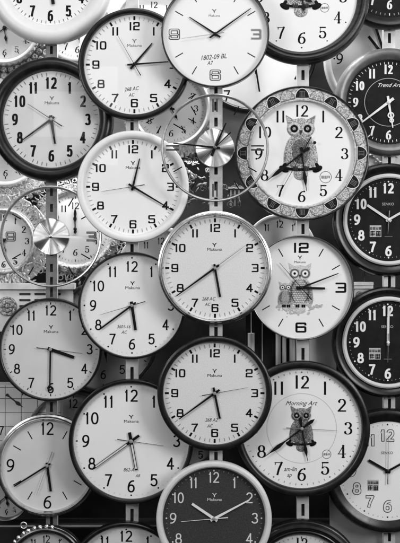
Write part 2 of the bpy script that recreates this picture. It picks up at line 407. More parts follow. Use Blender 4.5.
# ------------------------------------------------------------------ a wall clock
T = 0.040
def rim_profile(kind, R, r, u, dd, T=T):
    back = [(0, 0.0), (R * 0.93, 0.0), (R * 0.985, 0.004)]
    w = R - r
    if kind == 'thin':
        return back + [(R, 0.010), (R, T - 0.0015), (R - 0.35, T - 0.0004), (R - 0.7, T), (r + 0.3, T - 0.0006), (r, T - 0.003), (r, dd - 0.002)]
    if kind == 'flat':
        return back + [(R, 0.010), (R, T - 0.006), (R - w * 0.10, T - 0.0022), (R - w * 0.28, T - 0.0003), (R - w * 0.5, T), (R - w * 0.72, T - 0.0008), (r + w * 0.10, T - 0.004), (r, T - 0.008), (r - 0.1, dd - 0.002)]
    if kind == 'round':
        pts = []
        for i in range(15):
            t = PI * i / 14; pts.append((r + w / 2 + w / 2 * cos(t), 0.016 + (T - 0.012) * sin(t) ** 0.8))
        pts[-1] = (r, 0.024)
        return back + [(R, 0.008)] + pts + [(r - 0.2, dd - 0.002)]
    if kind == 'bowl':     # wide rim rising outwards then falling to the dial
        return back + [(R, 0.012), (R - w * 0.03, 0.026), (R - w * 0.12, 0.036), (R - w * 0.26, 0.043), (R - w * 0.42, 0.046), (R - w * 0.6, 0.045), (R - w * 0.78, 0.040), (R - w * 0.92, 0.033), (r + w * 0.02, 0.029), (r, 0.027), (r - 0.2, dd - 0.002)]
    if kind == 'moulded':  # stepped picture-frame section
        return back + [(R, 0.010), (R - w * 0.02, 0.024), (R - w * 0.10, 0.030), (R - w * 0.16, 0.031), (R - w * 0.18, 0.035), (R - w * 0.30, 0.041), (R - w * 0.45, 0.043), (R - w * 0.58, 0.041), (R - w * 0.66, 0.036), (R - w * 0.69, 0.035), (R - w * 0.76, 0.0365), (R - w * 0.86, 0.035), (r + w * 0.04, 0.030), (r, 0.027), (r - 0.2, dd - 0.002)]
    if kind == 'flare':    # pressed metal lip with a bright roll
        return back + [(R, 0.014), (R + 0.0, 0.020), (R - w * 0.08, 0.025), (R - w * 0.22, 0.026), (R - w * 0.34, 0.027), (R - w * 0.40, 0.034), (R - w * 0.52, 0.0395), (R - w * 0.66, 0.040), (R - w * 0.80, 0.037), (R - w * 0.90, 0.032), (r, 0.029), (r - 0.1, dd - 0.002)]
    if kind == 'tray':     # wide dark flange with an inner raised lip
        return back + [(R, 0.012), (R - w * 0.05, 0.024), (R - w * 0.16, 0.031), (R - w * 0.34, 0.034), (R - w * 0.55, 0.033), (R - w * 0.75, 0.029), (r + w * 0.05, 0.026), (r, 0.025), (r - 0.2, dd - 0.002)]
def ticks(kind, r, d, u, m, do):
    for k in range(12):
        a = rad(30 * k); sn, c = sin(a), cos(a); b = MB(u)
        if kind == 'lines' and k % 3 == 0: continue
        if kind == 'dots': b.disc(sn * (r - 3.6), c * (r - 3.6), 0.85, d, 12)
        else:
            r0, r1, w = {'bars': (5.6, 1.6, 2.0), 'lines': (15, 6, 0.95), 'short': (4.6, 2.2, 0.9)}[kind]
            b.ribbon([(sn * (r - r0), c * (r - r0)), (sn * (r - r1), c * (r - r1))], lambda x, y: w, d)
        b.build('hour_mark', m, do)
def minute_marks(mb, r, d, w=0.35, l0=4.8, l1=2.0):
    for k in range(60):
        if k % 5 == 0: continue
        a = rad(6 * k); s, c = sin(a), cos(a); mb.ribbon([(s * (r - l0), c * (r - l0)), (s * (r - l1), c * (r - l1))], lambda x, y: w, d)

FRONT = {'c': -0.105, 'm': -0.0525, 'o': 0.0}
GROUP = 'wall clocks hung in five columns on the display rails'
def make_clock(label, c, R, r, col, rim='flat', rim_m='black', dial='dial', ink='ink', font='sans', H=9, nr=None, nums=range(1, 13), tick=None, minor=None, minor_m='ink_soft', hands=(), hub=1.6, hub_m='hand', logo=None, inner=None, glass=True, group=GROUP, depth=None, name='wall_clock', outline=None, dd=0.021, lift=0.0045):
    y = FRONT[col] if depth is None else depth
    k = (D + y - 0.03) / D; u = S * k
    loc = at(c[0], c[1], y - 0.03); loc.y = y
    t = thing(name, label, 'wall clock', loc, group); t['u'] = u
    b = MB(u); b.lathe(rim_profile(rim, R, inner[1] - 0.1 if inner else r, u, dd)); ro = b.build('rim', M[rim_m], t, 0.55)
    if inner:      # raised lighter ring round the dial
        r0, r1, im = inner
        b = MB(u); b.lathe([(r1, 0.024), (r1 - 0.1, 0.031), (r1 - (r1 - r0) * 0.35, 0.0345), (r0 + (r1 - r0) * 0.3, 0.0345), (r0 + 0.1, 0.031), (r0, dd - 0.002)]); b.build('inner_ring', M[im], t, 0.6)
    b = MB(u); b.lathe([(0, dd), (r + (0.4 if not inner else -0.2), dd)], 96); do = b.build('dial', M[dial], t)
    t['dial'] = do.name
    if nums:
        nr_ = nr or r * 0.78
        for n in nums:
            a = rad(30 * n); nx, ny = sin(a) * nr_, cos(a) * nr_
            b = MB(u); number(b, str(n), nx, ny, H, FONTS[font], dd + 0.0004)
            if outline: b.build('numeral_outline', M[ink], do); b = MB(u); number(b, str(n), nx, ny, H, FONTS[font], dd + 0.0012, outline[0]); b.build('numeral_fill', M[outline[1]], do)
            else: b.build('numeral', M[ink], do)
    if tick:
        ticks(tick, r, dd + 0.0004, u, M[ink], do)
    if minor:
        b = MB(u); minute_marks(b, r, dd + 0.0003, *minor); b.build('minute_track', M[minor_m], do)
    for i, (part, kind, ang, L, tail, w, hm) in enumerate(hands):
        o = add_hand(t, part, kind, ang, L, tail, w, M[hm], dd + lift + 0.0014 * i, u)
    if hands and hub:
        b = MB(u); b.lathe([(hub, dd), (hub, dd + 0.011), (hub * 0.75, dd + 0.0118), (0, dd + 0.012)], 20); b.build('hub', M[hub_m], t, 0.6)
    if logo: logo_part(logo[0], logo[1], u, dd + 0.0004, do, M[logo[2]], *(logo[3:] if len(logo) > 3 else ()))
    if glass:
        gd = T - 0.0045 if rim in ('thin', 'flat') else 0.0345
        if inner: gd = 0.0335
        if rim == 'flare': gd = 0.0345
        b = MB(u); rg = (inner[0] if inner else r) + 0.05
        b.lathe([(0, gd + 0.0022)] + [(rg * i / 10, gd + 0.0022 * (1 - (i / 10) ** 2)) for i in range(1, 11)], 96); b.build('glass_cover', M['glass'], t, 1.0)
    return t, do, u, dd
HH, MH, SH = 'hour_hand', 'minute_hand', 'second_hand'

def handwriting(do, u, dd, lines, m='ink_mid'):
    for s, x, y, size, rot in lines:
        text_part('handwriting', s, size, x, y, dd + 0.0005, u, M[m], do, shear=0.3, rot=rad(rot), sx=0.85)
def stamp(do, u, dd, x, y, r, m='ink_soft'):
    b = MB(u); b.ring(x, y, r - 0.5, r, dd + 0.0004); 
    for i in range(3): glyph_block(b, x + (i - 1) * r * 0.5, y, r * 0.45, dd + 0.0004, i + 3)
    b.build('stamp', M[m], do)
def square_label(do, u, dd, x, y, w, back, fore):
    b = MB(u); b.poly([(x - w, y - w), (x + w, y - w), (x + w, y + w), (x - w, y + w)], dd + 0.0004); lab = b.build('square_label', M[back], do)
    b = MB(u)
    for i in range(4): glyph_block(b, x - w * 0.75 + i * w * 0.5, y + w * 0.5, w * 0.44, dd + 0.0006, i)
    for i in range(2): glyph_block(b, x - w * 0.48 + i * w * 0.96, y - w * 0.42, w * 0.86, dd + 0.0006, i + 9)
    b.build('label_characters', M[fore], do)

# ---- column of five, outer left
make_clock('white clock with wide smooth white rim cut off by the top left corner', (50, -21), 64.5, 45.5, 'o', 'bowl', 'white_rim', 'dial', 'ink', 'cond', 11.5, 36, minor=(0.45, 4.2, 1.4), minor_m='ink_mid', tick='short',
           hands=[(HH, 'bar', 173, 25, 8, 3.6, 'hand'), (MH, 'taper', 292, 36, 9, 2.4, 'hand')])
make_clock('thick black rimmed clock with tall narrow numerals, under the white rimmed corner clock', (51, 119), 62.5, 48.5, 'o', 'round', 'black', 'dial_grey', 'ink', 'cond', 12, 36.5, minor=(0.45, 5.0, 1.6), minor_m='ink_mid',
           hands=[(HH, 'taper', 171, 25, 4, 3.4, 'hand'), (MH, 'taper', 234, 37, 4, 2.2, 'hand'), (SH, 'needle', 303, 28, 13, 0.7, 'hand')], hub_m='hand_grey', logo=(0.5, 18, 'ink_mid'))
make_clock('thin rimmed white clock showing half past three, minute hand ending in a ring', (50.3, 349.5), 51.5, 49.3, 'o', 'thin', 'black', 'dial_grey', 'ink', 'sans', 10.5, 39, minor=(0.3, 3.6, 2.2), tick='short',
           hands=[(HH, 'bar', 109, 25, 3, 3.4, 'hand'), (MH, 'ringend', 181, 41, 0, 1.7, 'hand'), (SH, 'needle', 97, 32, 14, 0.55, 'hand')], hub_m='hand_grey', logo=(0.3, 19, 'ink'))
c24 = make_clock('small silver framed clock with line markers and numerals 12, 6 and 9, lower left', (47, 466), 51.5, 45.5, 'o', 'flare', 'steel', 'dial_grey', 'ink', 'light', 13, 37, nums=(12, 3, 6, 9), tick='lines',
           hands=[(HH, 'bar', 172, 26, 3, 2.6, 'hand'), (MH, 'bar', 238, 39, 4, 1.6, 'hand'), (SH, 'needle', 200, 31, 15, 0.6, 'hand_grey')], hub_m='hand_grey')
cx = make_clock('small dark clock with leafy scroll ornament on its rim, bottom left edge', (46, 566), 40.5, 32.5, 'o', 'moulded', 'dark_steel', 'dial_dim', 'ink', 'light', 7.5, 26, tick='short',
           hands=[(HH, 'bar', 172, 15, 3, 2.6, 'hand'), (MH, 'bar', 238, 22, 4, 1.6, 'hand')])
t, do, u, dd = cx
b = MB(u)
for i in range(9):
    a = rad(-62 + i * 9); x, y = sin(a) * 38, cos(a) * 38 + 1
    b.dome(x, y, 3.0, 1.6, 0.034, 0.006, 14, 4, rot=-a + (0.9 if i % 2 else -0.9))
    b.dome(x + sin(a) * 1.6, y + cos(a) * 1.6, 2.2, 1.2, 0.034, 0.005, 14, 4, rot=-a + (0.3 if i % 2 else -0.3))
b.torus(-22, 41, 3.0, 0.7, 0.034, 24, 8, 0.0025)
b.build('scroll_ornament', M['brushed'], t, 0.9)

# ---- second column
t, do, u, dd = make_clock('white clock with black rim showing about quarter past one, in the top row', (134.2, 64), 56, 50.3, 'm', 'flat', 'black', 'dial', 'ink', 'wide', 8.8, 38.6, tick='bars', minor=(0.42, 5.6, 2.4), minor_m='ink_soft',
           hands=[(HH, 'taper', 40, 28, 6, 2.2, 'hand'), (MH, 'taper', 85.5, 34, 7, 1.8, 'hand'), (SH, 'needle', 330, 33, 13, 0.55, 'hand')], logo=(0, 20.5, 'ink_soft'))
handwriting(do, u, dd, [('268 AC', -3, -24.5, 4.0, -6), ('AC', -3, -30.5, 3.6, -6)])
make_clock('white clock with white rim showing twenty past twelve', (132.8, 186.5), 56, 48.5, 'm', 'flat', 'white_rim', 'dial', 'ink', 'wide', 8.6, 37.6, tick='bars', minor=(0.42, 5.4, 2.2), minor_m='ink_soft',
           hands=[(HH, 'taper', 13.5, 29, 4, 2.2, 'hand'), (MH, 'taper', 121, 47, 5, 2.0, 'hand'), (SH, 'needle', 261, 32, 12, 0.5, 'hand')], hub_m='hand', logo=(0, 20.5, 'ink'))
t, do, u, dd = make_clock('thin black rimmed white clock with handwritten code, overlapped by the silver framed clock', (131.8, 305.5), 53.5, 51.3, 'm', 'thin', 'black', 'dial', 'ink', 'sans', 11, 39, tick='dots', minor=(0.28, 3.8, 2.6), minor_m='ink_faint',
           hands=[(HH, 'bar', 171.5, 25, 4, 3.0, 'hand'), (MH, 'bar', 233.5, 39.5, 5, 1.8, 'hand'), (SH, 'needle', 253.5, 33, 14, 0.5, 'hand')], hub_m='hand_grey', logo=(0.5, 19, 'ink'))
handwriting(do, u, dd, [('3601-16', -8.5, -21.5, 3.6, 0), ('AC', -8, -27, 3.4, 0)])
t, do, u, dd = make_clock('large white clock with black rim and outlined black hands, lower left of center', (131, 441.5), 62.3, 58, 'm', 'flat', 'black', 'dial', 'ink', 'sans', 12.5, 45.5, tick='dots', minor=(0.3, 4.0, 2.8), minor_m='ink_faint',
           hands=[(HH, 'lume', 169.5, 29.5, 9, 3.2, 'hand'), (MH, 'lume', 234.3, 46, 10, 2.6, 'hand'), (SH, 'needle', 98, 33, 14, 0.55, 'hand')], hub_m='hand_grey', hub=1.9, logo=(0, 21, 'ink'))
handwriting(do, u, dd, [('862-A', -2.5, -29, 3.8, 0), ('AB', 6.5, -35, 3.2, 0)])
make_clock('black rimmed clock at the bottom edge with only its 11 and 12 showing', (126, 580), 58, 53.3, 'm', 'flat', 'black', 'dial_grey', 'ink', 'sans', 11.5, 43, tick='dots', minor=(0.3, 4.0, 2.8), minor_m='ink_faint',
           hands=[(HH, 'bar', 171.5, 25, 4, 3.0, 'hand'), (MH, 'bar', 233.5, 38, 5, 1.8, 'hand')])

# ---- centre column
t, do, u, dd = make_clock('white clock with hair thin metal rim showing ten past ten, top center', (215.3, 33.5), 53.9, 52.3, 'c', 'thin', 'black_gloss', 'dial', 'ink_mid', 'tech_outline', 11.5, 41, nums=(9, 6), tick='lines', outline=(0.5, 'dial_grey'),
           hands=[(HH, 'taper', 303, 31, 6, 1.9, 'hand'), (MH, 'taper', 54.5, 44, 7, 1.7, 'hand'), (SH, 'needle', 262, 34, 9, 0.45, 'hand_grey')], logo=(-1, 20, 'ink_soft', 'Makuna', 2.4))
b = MB(u); number(b, '3', 41, 0, 11.5, FONTS['tech_outline'], dd + 0.0004); b.build('silver_numeral', M['ink_faint'], do)
b = MB(u); number(b, '3', 41, 0, 11.5, FONTS['tech_outline'], dd + 0.0012, 0.5); b.build('silver_numeral_fill', M['chrome_ink'], do)
handwriting(do, u, dd, [('1802-09 BL', -2, -23, 5.0, -5), ('A7', -5.5, -29, 4, -5)])
t, do, u, dd = make_clock('silver framed clock with speckled grey dial in the middle of the wall', (215, 268), 57.5, 51.5, 'c', 'flare', 'steel', 'dial_silver', 'ink', 'wide', 8.6, 40.2, tick='bars', minor=(0.42, 5.6, 2.2), minor_m='ink_soft',
           hands=[(HH, 'bar', 170, 29.5, 4, 2.2, 'hand'), (MH, 'taper', 234, 47.5, 5, 2.2, 'hand'), (SH, 'needle', 53.5, 38, 6, 0.5, 'hand')], logo=(-0.5, 20, 'ink'), hub_m='hand_grey')
handwriting(do, u, dd, [('268 AC', -6.5, -31, 3.7, 0), ('AC', -7.5, -36.6, 3.4, 0)])
t, do, u, dd = make_clock('black rimmed clock with speckled grey dial, directly under the silver framed one', (214.7, 393.5), 57.5, 51.5, 'c', 'flat', 'black', 'dial_silver', 'ink', 'wide', 8.6, 40, tick='bars', minor=(0.42, 5.6, 2.2), minor_m='ink_soft',
           hands=[(HH, 'bar', 168.5, 26, 6, 2.2, 'hand'), (MH, 'taper', 234, 44, 6, 2.2, 'hand'), (SH, 'needle', 80, 34, 13, 0.5, 'hand')], logo=(0, 19, 'ink'), hub_m='hand_grey')
handwriting(do, u, dd, [('268 A2', -3.5, -27, 3.7, 0), ('AC', -5, -33, 3.4, 0)])
make_clock('white rimmed clock with dark slate dial and pale numerals and hands, bottom center', (214, 519), 57.8, 51.3, 'c', 'flat', 'pale_rim', 'dial_slate', 'lume', 'light', 11, 41, tick='dots', minor=(0.3, 4.2, 2.8), minor_m='ink_faint',
           hands=[(HH, 'bar', 304, 26.5, 4, 2.8, 'hand_white'), (MH, 'taper', 62, 40, 4, 2.6, 'hand_white'), (SH, 'needle', 265, 33, 14, 0.6, 'hand_white')], hub_m='hand_grey', logo=(0.5, 20, 'lume'))
# clear plate clock (centre column) and its twin (outer left): ring, plate, sunray disc, bars
def sunray(mb, R, d, n=200, tilt=0.10):
    c0 = mb.p(0, 0, d); 
    r0 = random.Random(4)
    for j, (ra, rb) in enumerate(((0.12, 1.0),)):
        prev = None
        ph = [math.sin(4 * 2 * PI * k / n + 0.6) * 3.0 + math.sin(7 * 2 * PI * k / n + 2) * 1.5 + r0.uniform(-0.12, 0.12) for k in range(n)]
        rim = []
        for k in range(n):
            a = 2 * PI * k / n
            rim.append(mb.p(R * cos(a), R * sin(a), d - 0.0022 + ph[k] * 0.0016))
        for k in range(n): mb.f.append([c0, rim[k], rim[(k + 1) % n]])
def plate_clock(label, c, R, col, disc_r, nums, tick_m, hands, name='wall_clock'):
    y = FRONT[col]; k = (D + y - 0.03) / D; u = S * k
    loc = at(c[0], c[1], y - 0.03); loc.y = y
    t = thing(name, label, 'wall clock', loc, GROUP)
    b = MB(u); b.lathe([(R - 0.2, 0.026), (R, 0.0265), (R + 0.1, 0.030), (R, 0.034), (R - 0.9, 0.0355), (R - 1.9, 0.0348), (R - 2.6, 0.0325), (R - 2.6, 0.028), (R - 1.9, 0.026), (R - 0.2, 0.026)], 160); b.build('rim', M['ring'], t, 0.6)
    b = MB(u); b.lathe([(0, 0.0285), (R - 2.5, 0.0285)], 96); gp = b.build('glass_plate', M['glass_flat'], t)
    b = MB(u); sunray(b, disc_r, 0.0325); b.lathe([(disc_r, 0.0300), (disc_r + 0.25, 0.0290), (disc_r, 0.004), (0, 0.004)], 120); b.build('sunray_disc', M['brushed'], t, 0.5)
    for kk in range(12):
        if kk % 3 == 0: continue
        b = MB(u)
        a = rad(30 * kk); s, q = sin(a), cos(a); b.prism([(s * r_ + q * w_, q * r_ - s * w_) for r_, w_ in ((R - 16, -0.55), (R - 6, -0.55), (R - 6, 0.55), (R - 16, 0.55))], 0.0288, 0.0300)
        b.build('hour_mark', M[tick_m], gp)
    if nums == 'bars':
        b = MB(u)
        for a, ln in ((90, 12), (270, 13)):
            for off in (-2.0, 2.0): sx = 1 if a == 90 else -1; b.box(min(sx * (R - 18), sx * (R - 5)), max(sx * (R - 18), sx * (R - 5)), off - 0.75, off + 0.75, 0.0288, 0.0304)
        for sy in (1, -1):
            for off in (-2.0, 2.0): b.box(off - 0.75, off + 0.75, min(sy * (R - 18), sy * (R - 5)), max(sy * (R - 18), sy * (R - 5)), 0.0288, 0.0304)
        b.build('double_bars', M['ink_mid'], gp)
    else:
        b = MB(u)
        for n in (9, 3): a = rad(30 * n); number(b, str(n), sin(a) * (R - 10.5), 0, 10.5, FONTS['tech_outline'], 0.0292)
        b.build('numerals', M['ink_mid'], gp)
        b = MB(u)
        for n in (9, 3): a = rad(30 * n); number(b, str(n), sin(a) * (R - 10.5), 0, 10.5, FONTS['tech_outline'], 0.0302, 0.45)
        b.build('numeral_fill', M['chrome_ink'], gp)
    for i, (part, kind, ang, L, tail, w, hm) in enumerate(hands): add_hand(t, part, kind, ang, L, tail, w, M[hm], 0.036 + 0.0015 * i, u)
    b = MB(u); b.lathe([(1.7, 0.03), (1.7, 0.041), (1.2, 0.042), (0, 0.042)], 20); b.build('hub', M['steel'], t, 0.6)
    return t
plate_clock('see through clock with silver sunray disc and black bar markers beside the jewelled owl clock', (215, 147.8), 54, 'c', 19, 'bars', 'ink',
            [(HH, 'taper', 24, 27, 9, 2.6, 'hand'), (MH, 'taper', 276, 42, 5, 2.2, 'hand'), (SH, 'needle', 226, 14, 22, 0.8, 'hand')])
plate_clock('see through clock with silver sunray disc and squared 9 and 3, left edge', (51, 236.5), 50.8, 'o', 18, 'num', 'ink',
            [(HH, 'bar', 91, 38, 6, 1.5, 'hand_white'), (MH, 'bar', 93.5, 47, 6, 1.3, 'hand_white'), (SH, 'needle', 322, 34, 12, 0.9, 'hand_grey')])

# ---- fourth column
t, do, u, dd = make_clock('big dark wooden rimmed clock cut off by the top edge, owl tail above its 6', (302, -4), 68, 55.5, 'm', 'moulded', 'wood', 'dial', 'ink', 'serif', 12.5, 41.5, tick=None, lift=0.0072,
           hands=[(HH, 'spade', 172, 17, 9, 2.6, 'hand'), (MH, 'spade', 300, 38, 12, 2.6, 'hand')], hub_m='hand')
b = MB(u)
for kk in range(12): a = rad(30 * kk); b.disc(sin(a) * 51, cos(a) * 51, 0.7, dd + 0.0004, 10)
b.build('hour_dots', M['ink'], do)
owl(t, -1, 13, 0.98, dd + 0.0006); stamp(do, u, dd, 23, -11, 4.6)

# owl clock with a rim of medallions
t, do, u, dd = make_clock('jewelled owl clock with a rim of alternating dark and carved medallions', (302, 153.3), 67.3, 53.5, 'm', 'flat', 'black_gloss', 'dial', 'ink', 'serif', 12.2, 43, tick=None, glass=True, lift=0.0072, inner=(53.5, 65.2, 'ivory'),
           hands=[(HH, 'spade', 173, 38, 7, 2.6, 'hand'), (MH, 'spade', 232, 45, 10, 2.8, 'hand'), (SH, 'needle', 209, 48, 19, 0.7, 'hand')])
b = MB(u); b.torus(0, 0, 53.6, 1.2, 0.0335, 128, 8, 0.0022); b.build('gilt_bead', M['relief_white'], t, 0.9)
for kk in range(24):
    a = rad(15 * kk); x, y = sin(a) * 59.7, cos(a) * 59.7; dark = kk % 2 == 0
    b = MB(u); tx, ty = cos(a), -sin(a); nx, ny = sin(a), cos(a)
    pts = []
    for j in range(25):      # half-round shield, flat side towards the dial
        q = PI * j / 24; pts.append((7.1 * cos(q), -4.9 + 9.9 * sin(q)))
    P = [(x + tx * px + nx * py, y + ty * px + ny * py) for px, py in pts]
    b.prism(P[::-1], 0.033, 0.0362)
    o = b.build('medallion', M['relief_dark' if dark else 'relief_light'], t)
    b = MB(u)
    if dark:
        for off in ((-1.6, 0, 1.6) if kk % 4 else (-2.1, -0.7, 0.7, 2.1)):
            b.ribbon([(x + tx * off + nx * -3.0, y + ty * off + ny * -3.0), (x + tx * off + nx * 1.9, y + ty * off + ny * 1.9)], lambda p, q: 0.5, 0.0364)
        for h_ in (-3.1, 2.0): b.ribbon([(x + tx * -2.9 + nx * h_, y + ty * -2.9 + ny * h_), (x + tx * 2.9 + nx * h_, y + ty * 2.9 + ny * h_)], lambda p, q: 0.35, 0.0364)
        b.build('roman_numeral', M['ink_soft'], o)
    else:
        for jx, jy, jr in ((-4.2, -2.6, 1.5), (0, -2.9, 1.6), (4.2, -2.6, 1.5), (-2.3, 0.7, 1.5), (2.3, 0.7, 1.5), (0, 3.0, 1.3), (-5.0, 0.6, 0.9), (5.0, 0.6, 0.9)):
            b.torus(x + tx * jx + nx * jy, y + ty * jx + ny * jy, jr, 0.4, 0.0362, 16, 6, 0.0012)
            b.dome(x + tx * jx + nx * jy, y + ty * jx + ny * jy, 0.55, 0.55, 0.0362, 0.001, 8, 3)
        b.build('scroll', M['relief_light'], o, 0.9)
    b = MB(u); b.ribbon(P, lambda p, q: 0.7, 0.0368, True); b.build('edge', M['ivory' if dark else 'ink_soft'], o)
# small carved points between the medallions and the black edge
b = MB(u)
for kk in range(24):
    a = rad(15 * kk + 7.5); b.dome(sin(a) * 63.2, cos(a) * 63.2, 1.7, 1.5, 0.0325, 0.0022, 12, 3)
    for dv in (-2.6, 2.6): b.torus(sin(a + dv / 63) * 62.2, cos(a + dv / 63) * 62.2, 1.1, 0.4, 0.0345, 14, 6, 0.0014)
    b.torus(sin(a) * 60.2, cos(a) * 60.2, 1.0, 0.35, 0.0345, 14, 6, 0.0014)
b.build('bead_border', M['relief_white'], t, 0.9)
owl(t, -1.0, 8, 1.02, dd + 0.0006); stamp(do, u, dd, 24, -23.5, 6)
b = MB(u); b.disc(12.5, 10.5, 1.6, dd + 0.0145, 16); b.build('second_hand_bob', M['hand'], t)

# twin owls
t, do, u, dd = make_clock('white clock with two printed owls on a branch and block numerals 12, 3, 6', (301.2, 287.7), 52.5, 51, 'm', 'thin', 'dark_steel', 'dial', 'ink', 'tech_bold', 10.5, 40, nums=(12, 3, 6, 9), lift=0.0072, tick='lines',
           hands=[(HH, 'bar', 92, 24, 5, 2.4, 'hand'), (MH, 'taper', 69, 40, 5, 1.9, 'hand'), (SH, 'needle', 319, 33, 16, 0.7, 'hand')], logo=(-1.0, 27, 'ink_mid', 'Makuna', 2.4))
ob = owl(t, -1, 1.0, 0.80, dd + 0.0006, flat=True, perch=False)
owl(t, -15.5, -7.2, 0.45, dd + 0.0013, flat=True, perch=False)
b = MB(u); r_ = random.Random(3)
for i in range(46):
    x = -24 + i * 1.0; y = -18.5 + 1.2 * sin(i * 0.3); b.disc(x, y + r_.uniform(-1.6, 1.6), r_.uniform(0.7, 1.6), dd + 0.0014 + i * 0.00001, 7)
for i in range(40):
    x = r_.gauss(-6, 7); b.disc(x, -24 + r_.gauss(0, 2.2), r_.uniform(0.4, 1.1), dd + 0.0012 + i * 0.00001, 7)
b.build('printed_branch', M['ink_faint'], do)
b = MB(u)
for x in (-18, -16, -13.5, -11.5, -4.5, -2.5, 1.5, 3.5): b.poly([(x - 0.8, -19.8), (x + 0.8, -19.8), (x + 0.9, -17), (x - 0.9, -17)], dd + 0.0024)
b.build('printed_claws', M['ink'], do)

t, do, u, dd = make_clock('large black rimmed clock with a dark metal owl and slim serif numerals, lower right', (302, 428.8), 68, 60, 'm', 'flat', 'black', 'dial', 'ink', 'serif', 13.8, 46.5, tick=None, lift=0.0072, minor=(0.4, 4.6, 2.6), minor_m='ink_soft',
           hands=[(HH, 'spade', 170, 33, 12, 2.4, 'hand'), (MH, 'spade', 233, 47, 16, 2.6, 'hand'), (SH, 'needle', 93, 35, 16, 0.6, 'ink_soft')], hub_m='hand_grey')
b = MB(u)
for kk in range(12): a = rad(30 * kk); b.disc(sin(a) * 56.3, cos(a) * 56.3, 0.8, dd + 0.0004, 10)
b.build('hour_dots', M['ink_soft'], do)
b = MB(u); b.ring(0, 0, 34.7, 35.1, dd + 0.0004, 96); b.build('inner_circle', M['ink_faint'], do)
owl(t, -0.5, 1, 0.72, dd + 0.0006, dark=True)
text_part('script_name', 'Morning Art', 4.6, -1, 25, dd + 0.0005, u, M['ink_mid'], do, shear=0.5)
stamp(do, u, dd, 25, -26, 4.6); handwriting(do, u, dd, [('am-lin', -11.5, -41, 4.6, 0), ('ap', -12.5, -46.8, 4.2, 0)], 'ink')
make_clock('dark moulded clock at the bottom under the dark metal owl clock, only its 12 showing', (302, 582), 62, 47, 'm', 'moulded', 'black_gloss', 'dial_grey', 'ink', 'serif', 11, 38, tick='short', minor=(0.35, 4.0, 2.2),
           hands=[(HH, 'spade', 170, 24, 8, 2.4, 'hand'), (MH, 'spade', 233, 33, 9, 2.6, 'hand')])

# ---- outer right column
make_clock('black dialled clock cut off by the top right corner, only its 6 showing', (390, -30), 59, 47, 'o', 'tray', 'black', 'dial_black', 'white_ink', 'serif_bold', 10, 34, tick='short', minor=(0.5, 4.4, 2.2), minor_m='ink_faint',
           hands=[(HH, 'taper', 172, 20, 4, 2.4, 'hand_white'), (MH, 'taper', 300, 32, 4, 2, 'hand_white')])
t, do, u, dd = make_clock('black dialled clock with satin grey rim, ornate open white hands, right edge', (389, 101.7), 54.3, 42.5, 'o', 'bowl', 'grey_rim', 'dial_black', 'white_ink', 'serif_bold', 10, 33, tick='short', minor=(0.55, 4.4, 2.2), minor_m='white_ink',
           hands=[(HH, 'serpent', 171, 26, 6, 2.4, 'hand_white'), (MH, 'taper', 233, 35, 6, 2.8, 'hand_white')], hub_m='hand_white', hub=2.0)
b = MB(u); b.ring(0, 0, 23.7, 24.2, dd + 0.0004, 80); b.build('inner_circle', M['ink_faint'], do)
text_part('script_name', 'Trend Art', 4.2, 0, 17, dd + 0.0005, u, M['white_ink'], do, shear=0.5)
for nm, cc, R, hands, lbl in (
    ('L', (389, 219.5), 57, [(HH, 'bar', 304, 26, 3, 2.6, 'lume'), (MH, 'bar', 60, 36, 3, 2.2, 'lume'), (SH, 'needle', 184, 14, 9, 0.6, 'hand_grey')], 'black clock with thick white numerals showing ten past ten, right edge'),
    ('O', (388.3, 342.5), 56, [(HH, 'bar', 0, 25, 3, 2.6, 'lume'), (MH, 'bar', 0.8, 35, 3, 2.2, 'lume'), (SH, 'needle', 181, 20, 9, 0.6, 'hand_grey')], 'black clock with thick white numerals and both hands up at 12, right edge')):
    t, do, u, dd = make_clock(lbl, cc, R, 41.7, 'o', 'tray', 'black_gloss', 'dial_black', 'white_ink', 'sans_bold', 10.8, 31.5, tick='dots', minor=(0.5, 3.9, 3.1), minor_m='ink_faint', hands=hands, hub_m='hand_white', hub=1.4, inner=(41.7, 46.0, 'pale_rim'))
    square_label(do, u, dd, -13, -11.5, 5.8, 'ink_faint', 'ink'); text_part('brand_name', 'SENKO', 2.8, -0.5, 15.5, dd + 0.0005, u, M['ink_faint'], do)
    b = MB(u); b.box(-4, 4, -17.2, -16.6, dd, dd + 0.0004); b.build('small_print', M['ink_soft'], do)
t, do, u, dd = make_clock('white clock with outlined numerals and wide black rim, bottom right edge', (388, 471.5), 63, 50, 'o', 'tray', 'black_gloss', 'dial', 'ink_mid', 'outline', 12.8, 35.5, tick='dots', minor=(0.4, 4.0, 3.0), outline=(0.56, 'dial_warm'),
           hands=[(HH, 'bar', 300, 22, 3, 2.6, 'hand'), (MH, 'bar', 61, 34, 3, 2.2, 'hand'), (SH, 'needle', 0.5, 36, 13, 0.6, 'hand')])
square_label(do, u, dd, -14.5, -14.5, 5.6, 'ink_faint', 'ink'); text_part('brand_name', 'SENKO', 2.8, -0.5, 18, dd + 0.0005, u, M['ink_mid'], do)

